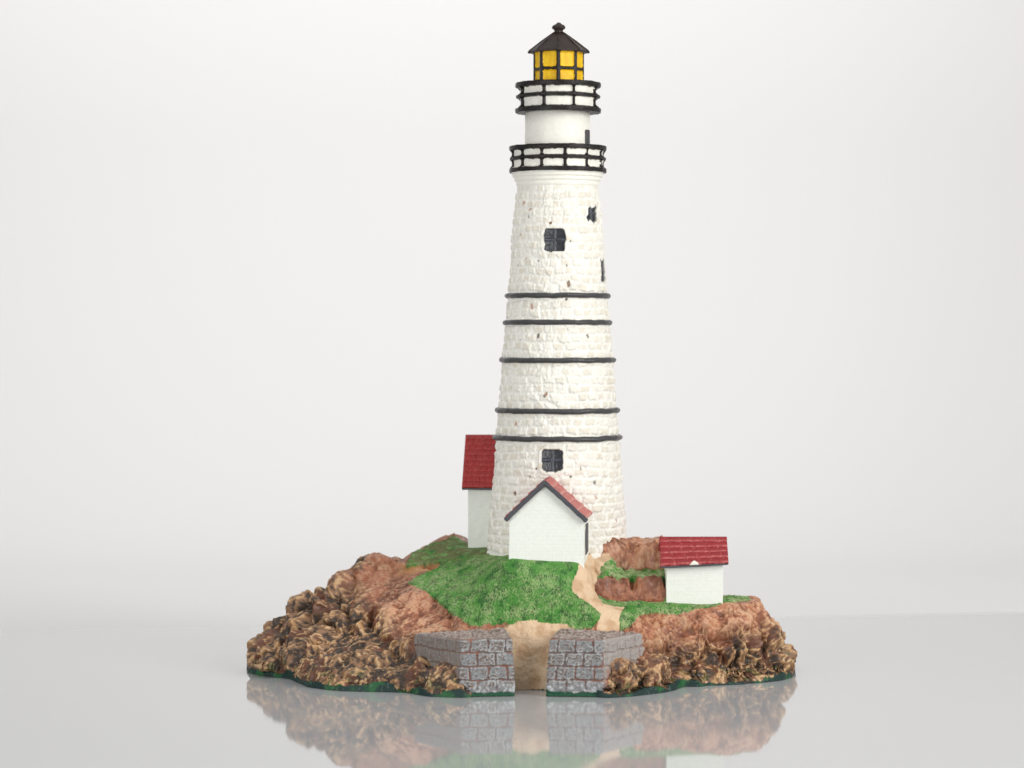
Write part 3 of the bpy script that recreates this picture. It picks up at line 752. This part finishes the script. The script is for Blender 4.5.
q0 = [fp(584, 556) + sh * 0.22, fp(584, 554) + sh * 0.6, fp(584, 525) + sh * 0.6, fp(584, 525) + sh * 0.22]
mkbm('door', prism(q0, [p + np.array([0.9, -0.2, 0]) for p in q0]), M_TRIM, cott, 0.3)

# --- cottage behind the tower on the left
def cottage_long(pxl, pxr, yb, ye, rl, rr, yr, Yw, Ye, Yr, seed, courses, w, colA, colB, mat):
    Yb2 = 2 * Yr - Yw
    a = at(pxl, ye - 4, Yw); b = at(pxr, ye - 4, Yw); zb = at(0, yb, Yw)[2] - 10
    zr = at(0, yr, Yr)[2]
    base_ = [np.array([a[0], Yw, zb]), np.array([a[0], Yw, a[2]]), np.array([a[0], Yr, zr - 4]), np.array([a[0], Yb2, a[2]]), np.array([a[0], Yb2, zb])]
    dx = np.array([b[0] - a[0], 0, 0])
    o = mkbm('cottage', prism(base_, [p + dx for p in base_]), mat, root, 0.5); subdiv_noise(o, 0.5, 0.12, 8, seed)
    E0, E1 = at(rl[0], rl[1], Ye), at(rr[0], rr[1], Ye); R0, R1 = at(rl[2], yr, Yr), at(rr[2], yr, Yr)
    fn = shingles(courses, w, colA, colB, seed, 1.1, seed == 22)
    f = patch([E0, E1, R1, R0], 110, 90, fn)
    K0 = np.array([E0[0], 2 * Yr - Ye, E0[2]]); K1 = np.array([E1[0], 2 * Yr - Ye, E1[2]])
    bk = patch([K1, K0, R0, R1], 60, 60, fn)
    V, Fc, cl = join([slab(*f, 2.6), slab(*bk, 2.6)])
    mk('roof', V, Fc, M_RED, o, cl)
    e0, e1 = E0 + [0.5, 0.6, -2.6], E1 + [-0.5, 0.6, -2.6]
    q = [e0, e1, e1 + [0, 0, 2.2], e0 + [0, 0, 2.2]]
    tr = mkbm('eave_trim', prism(q, [p + np.array([0, 4.5, 0]) for p in q]), M_TRIM, o, 0.4); subdiv_noise(tr, 0.5, 0.15, 8, seed + 40)
    return o
hl = cottage_long(468, 520, 546, 491, (461.8, 487.5, 465.6), (530, 487.5, 530), 434.6, 54, 47, 88, 21, 10, 6.5, lin(158, 34, 34), lin(180, 78, 70), M_WALL)
hl['label'] = 'white cottage with a dark red roof half hidden behind the tower'
hr = cottage_long(666.3, 723, 604, 567, (660, 565.8, 659.6), (728.6, 562.6, 726.8), 536.6, -58, -65, -36, 22, 5, 12, lin(144, 32, 38), lin(206, 118, 114), M_WALL)
hr['label'] = 'small white cottage with a red roof on the right ledge'

# ------------------------------------------------------------------ the two brick piers
def pier(bot, top, seed, sx, red_at):
    """bot/top: three side faces given by four corners along the visible edge; top closes with the quad"""
    bot = np.array(bot, float); top = np.array(top, float)
    segs = np.linalg.norm(np.diff(top[:, :2], axis=0), axis=1); cu = np.concatenate([[0], np.cumsum(segs)])
    n = int(cu[-1] / 0.55); m = 120
    u = np.linspace(0, cu[-1], n)
    def along(pts):
        P = np.stack([np.interp(u, cu, pts[:, c]) for c in range(3)], -1)
        return P
    bt, tp = along(bot), along(top)
    v = np.linspace(0, 1, m)
    P = bt[:, None] * (1 - v)[None, :, None] + tp[:, None] * v[None, :, None]
    tan = np.gradient(tp[:, :2], axis=0); k = np.ones(7) / 7
    nx, ny = tan[:, 1], -tan[:, 0]
    nx = np.convolve(np.pad(nx, 3, 'edge'), k, 'valid'); ny = np.convolve(np.pad(ny, 3, 'edge'), k, 'valid')
    L_ = np.hypot(nx, ny); nx, ny = nx / L_, ny / L_
    U, V_ = np.meshgrid(u, v, indexing='ij'); h = P[..., 2]
    # soften the vertical corners
    hh = 12.6
    zz_ = h - 3.0
    PP = np.stack([U, zz_, U * 0 + seed], -1)
    z2 = zz_ + 0.9 * pn(PP, 0.06, seed); row = np.floor(z2 / hh); fv = z2 / hh - row
    bw = 16.5
    off_ = np.where(row % 2 == 0, 0.0, 0.5) + 0.15 * _RND[(row.astype(np.int64) * 7 + seed) & 255]
    cu_ = (U - cu[1]) / bw + off_ + 0.06 * pn(PP, 0.1, seed + 1); ci = np.floor(cu_); fu = cu_ - ci
    du = np.minimum(fu, 1 - fu) * bw; dv = np.minimum(fv, 1 - fv) * hh
    nz = fbm(PP, 0.28, 3, seed + 2); nzl = fbm(PP, 0.06, 2, seed + 5)
    ed = np.minimum(du, dv) + 1.4 * nz
    fade = sstep(2, 10, h)                                    # lowest course melts into the ground
    br = sstep(0.2, 1.3, ed)
    rel = br * 1.5 * (0.3 + 0.7 * fade) + 0.8 * nz
    vein = 1 - np.clip(np.abs(pn(PP, 0.33, seed + 8)) * 2.6, 0, 1)
    rim_ = np.exp(-((ed - 1.6) / 0.8) ** 2)
    grey = mix(lin(130, 131, 132), lin(112, 100, 92), sstep(-0.2, 0.25, 0.7 * nzl + 0.9 * nz))
    grey = mix(grey, lin(70, 68, 70), 0.7 * sstep(0.1, 0.45, fbm(PP, 0.5, 2, seed + 30)))
    cb = mix(grey, lin(198, 204, 208), np.clip(0.56 * sstep(0.55, 0.95, np.maximum(vein * (0.9 + 0.3 * nzl) + 0.45 * nz, rim_ * (0.8 + 0.4 * nzl) + 0.5 * nz)), 0, 1))
    mort = mix(lin(138, 94, 78), lin(118, 104, 100), sstep(-0.25, 0.25, nzl + 0.4 * nz))
    cl = mix(mort, cb, br)
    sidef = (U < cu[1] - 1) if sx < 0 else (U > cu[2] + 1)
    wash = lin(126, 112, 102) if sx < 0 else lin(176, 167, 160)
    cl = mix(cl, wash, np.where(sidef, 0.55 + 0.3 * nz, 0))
    foot = sstep(15, 7, h + 6 * nzl)
    cl = mix(cl, mix(lin(134, 132, 134), lin(196, 200, 202), sstep(0.1, 0.5, nz + 0.3 * vein)), 0.8 * foot)
    orange = np.exp(-(((U - red_at) / 9) ** 2 + ((h - 14) / 10) ** 2))
    cl = mix(cl, lin(160, 96, 68), np.clip(1.1 * orange * sstep(-0.3, 0.1, nz + nzl), 0, 1))
    cl = mix(cl, lin(28, 78, 54), sstep(4.6, 2.6, h - 1.0 + 3.0 * nzl + 1.2 * nz))
    P = P.copy()
    P[..., 0] += nx[:, None] * rel; P[..., 1] += ny[:, None] * rel
    tip = sstep(0.975, 1.0, V_)                                # round the arris
    P[..., 0] -= nx[:, None] * tip * 1.6; P[..., 1] -= ny[:, None] * tip * 1.6
    V1, F1, C1 = P.reshape(-1, 3), grid_faces(n, m), cl.reshape(-1, 3)
    # top: rim of the walls drawn in to the middle of the top
    rim_p = P[:, -1]
    mid = (top[0] + top[-1]) / 2
    w = np.linspace(0, 1, 60)
    Q = rim_p[:, None] * (1 - w)[None, :, None] + mid[None, None] * w[None, :, None]
    n1 = fbm(Q, 0.14, 3, seed + 20); n2 = 1 - np.clip(np.abs(pn(Q * [1, 0.6, 1], 0.22, seed + 24)) * 2.4, 0, 1)
    Q[..., 2] += (1.6 * n1 + 1.3 * (n2 - 0.5)) * sstep(0, 0.08, w)[None, :]
    ct = mix(lin(132, 116, 108), lin(184, 172, 164), np.clip(sstep(0.4, 0.9, n2 + 0.3 * n1), 0, 1) * 0.8)
    ct = mix(ct, lin(96, 74, 64), 0.7 * sstep(0.1, 0.4, n1))
    V2, F2, C2 = Q.reshape(-1, 3), grid_faces(n, 60), ct.reshape(-1, 3)
    V, Fc, c = join([(V1, F1, C1), (V2, F2, C2)])
    return mk('brick_pier', V, Fc, M_BRICK, root, c)
def g0(px, Y, z=0.6): q = at(px, 0, Y); q[2] = z; return q
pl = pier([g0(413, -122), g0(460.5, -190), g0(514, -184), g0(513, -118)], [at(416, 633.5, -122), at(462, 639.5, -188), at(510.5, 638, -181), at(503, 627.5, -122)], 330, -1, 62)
pl['label'] = 'grey brick pier left of the sandy gap, orange patch at its foot'
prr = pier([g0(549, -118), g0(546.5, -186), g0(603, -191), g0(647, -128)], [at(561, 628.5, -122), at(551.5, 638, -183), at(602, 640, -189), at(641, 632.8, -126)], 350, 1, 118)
prr['label'] = 'grey brick pier right of the sandy gap with a pale washed side'

# ------------------------------------------------------------------ setting: glossy acrylic sheet on a white paper sweep
def setmat(name, colr, rough, spec=0.5, ior=1.5):
    m = bpy.data.materials.new(name); m.use_nodes = True; b = m.node_tree.nodes['Principled BSDF']
    b.inputs['Base Color'].default_value = (*colr, 1); b.inputs['Roughness'].default_value = rough
    b.inputs['Specular IOR Level'].default_value = spec; b.inputs['IOR'].default_value = ior
    return m
M_ACR = setmat('white_acrylic', (0.475, 0.482, 0.49), 0.04)
nt = M_ACR.node_tree; N = nt.nodes; L = nt.links          # faint smears and dust in the polish
tcn = N.new('ShaderNodeTexCoord'); nn = N.new('ShaderNodeTexNoise'); nn.inputs['Scale'].default_value = 9; nn.inputs['Detail'].default_value = 6
mr = N.new('ShaderNodeMapRange'); mr.inputs['From Min'].default_value = 0.35; mr.inputs['From Max'].default_value = 0.75; mr.inputs['To Min'].default_value = 0.025; mr.inputs['To Max'].default_value = 0.085
L.new(tcn.outputs['Object'], nn.inputs['Vector']); L.new(nn.outputs['Fac'], mr.inputs['Value']); L.new(mr.outputs[0], N['Principled BSDF'].inputs['Roughness'])
M_PAP = setmat('white_paper', (0.685, 0.676, 0.668), 0.9, 0.1)
sheet = [(-2600, -1000), (2600, -1000), (2600, 900), (900, 640), (-900, 330), (-2600, 60)]
bm = bmesh.new(); a = [bm.verts.new((x_, y_, 0)) for x_, y_ in sheet]; f = bm.faces.new(a)
r = bmesh.ops.extrude_face_region(bm, geom=[f])
for v in r['geom']:
    if isinstance(v, bmesh.types.BMVert): v.co.z -= 4
tb = mkbm('table_top', bm, M_ACR, None, 0.3); tb['kind'] = 'structure'
pts = [(-2200, -4.6)]; pts += [(1300 - 0 + 700 * math.sin(t), -4.6 + 700 * (1 - math.cos(t))) for t in np.linspace(0, math.pi / 2, 24)] + [(2000, 3400)]
xs = [-4200, 4200]
V = np.array([[x_, p[0], p[1]] for x_ in xs for p in pts]); bd = mk('backdrop', V, grid_faces(2, len(pts)), M_PAP); bd['kind'] = 'structure'

# ------------------------------------------------------------------ light: studio softboxes
def area(name, loc, target, sx, sy, power, colr=(1, 1, 1)):
    l = bpy.data.lights.new(name, 'AREA'); l.shape = 'RECTANGLE'; l.size = sx * S; l.size_y = sy * S; l.energy = power; l.color = colr
    o = bpy.data.objects.new(name, l); COL.objects.link(o); o.location = Vector(loc) * S
    o.rotation_euler = (Vector(target) - Vector(loc)).to_track_quat('-Z', 'Y').to_euler(); return o
area('key_softbox', (1500, -1100, 900), (40, 0, 260), 1000, 1000, 3.45, (1.0, 0.985, 0.96))
area('overhead_softbox', (0, -150, 1900), (0, 0, 0), 1500, 1200, 0.8)
area('fill_softbox', (-1300, -2200, 450), (40, 0, 300), 1300, 900, 3.05)
area('backdrop_softbox', (-250, 900, 1700), (-250, 2000, 800), 2400, 500, 2.2)
w = bpy.data.worlds.new('World'); scene.world = w; w.use_nodes = True
w.node_tree.nodes['Background'].inputs[0].default_value = (1, 1, 1, 1); w.node_tree.nodes['Background'].inputs[1].default_value = 0.45

# ------------------------------------------------------------------ camera
cam = bpy.data.cameras.new('camera'); co = bpy.data.objects.new('camera', cam); COL.objects.link(co); scene.camera = co
cam.sensor_width = 36; cam.lens = F / 1024 * 36; cam.shift_y = -(384 - HY) / 1024
co.location = Vector((0, -F, CZ)) * S; co.rotation_euler = (math.pi / 2, 0, 0)
cam.dof.use_dof = True; cam.dof.focus_distance = (F - 60) * S; cam.dof.aperture_fstop = 13.5
cam.clip_start = 0.01; cam.clip_end = 50
vs = scene.view_settings; vs.view_transform = 'Standard'; vs.look = 'None'; vs.exposure = 0; vs.gamma = 1; vs.use_curve_mapping = False
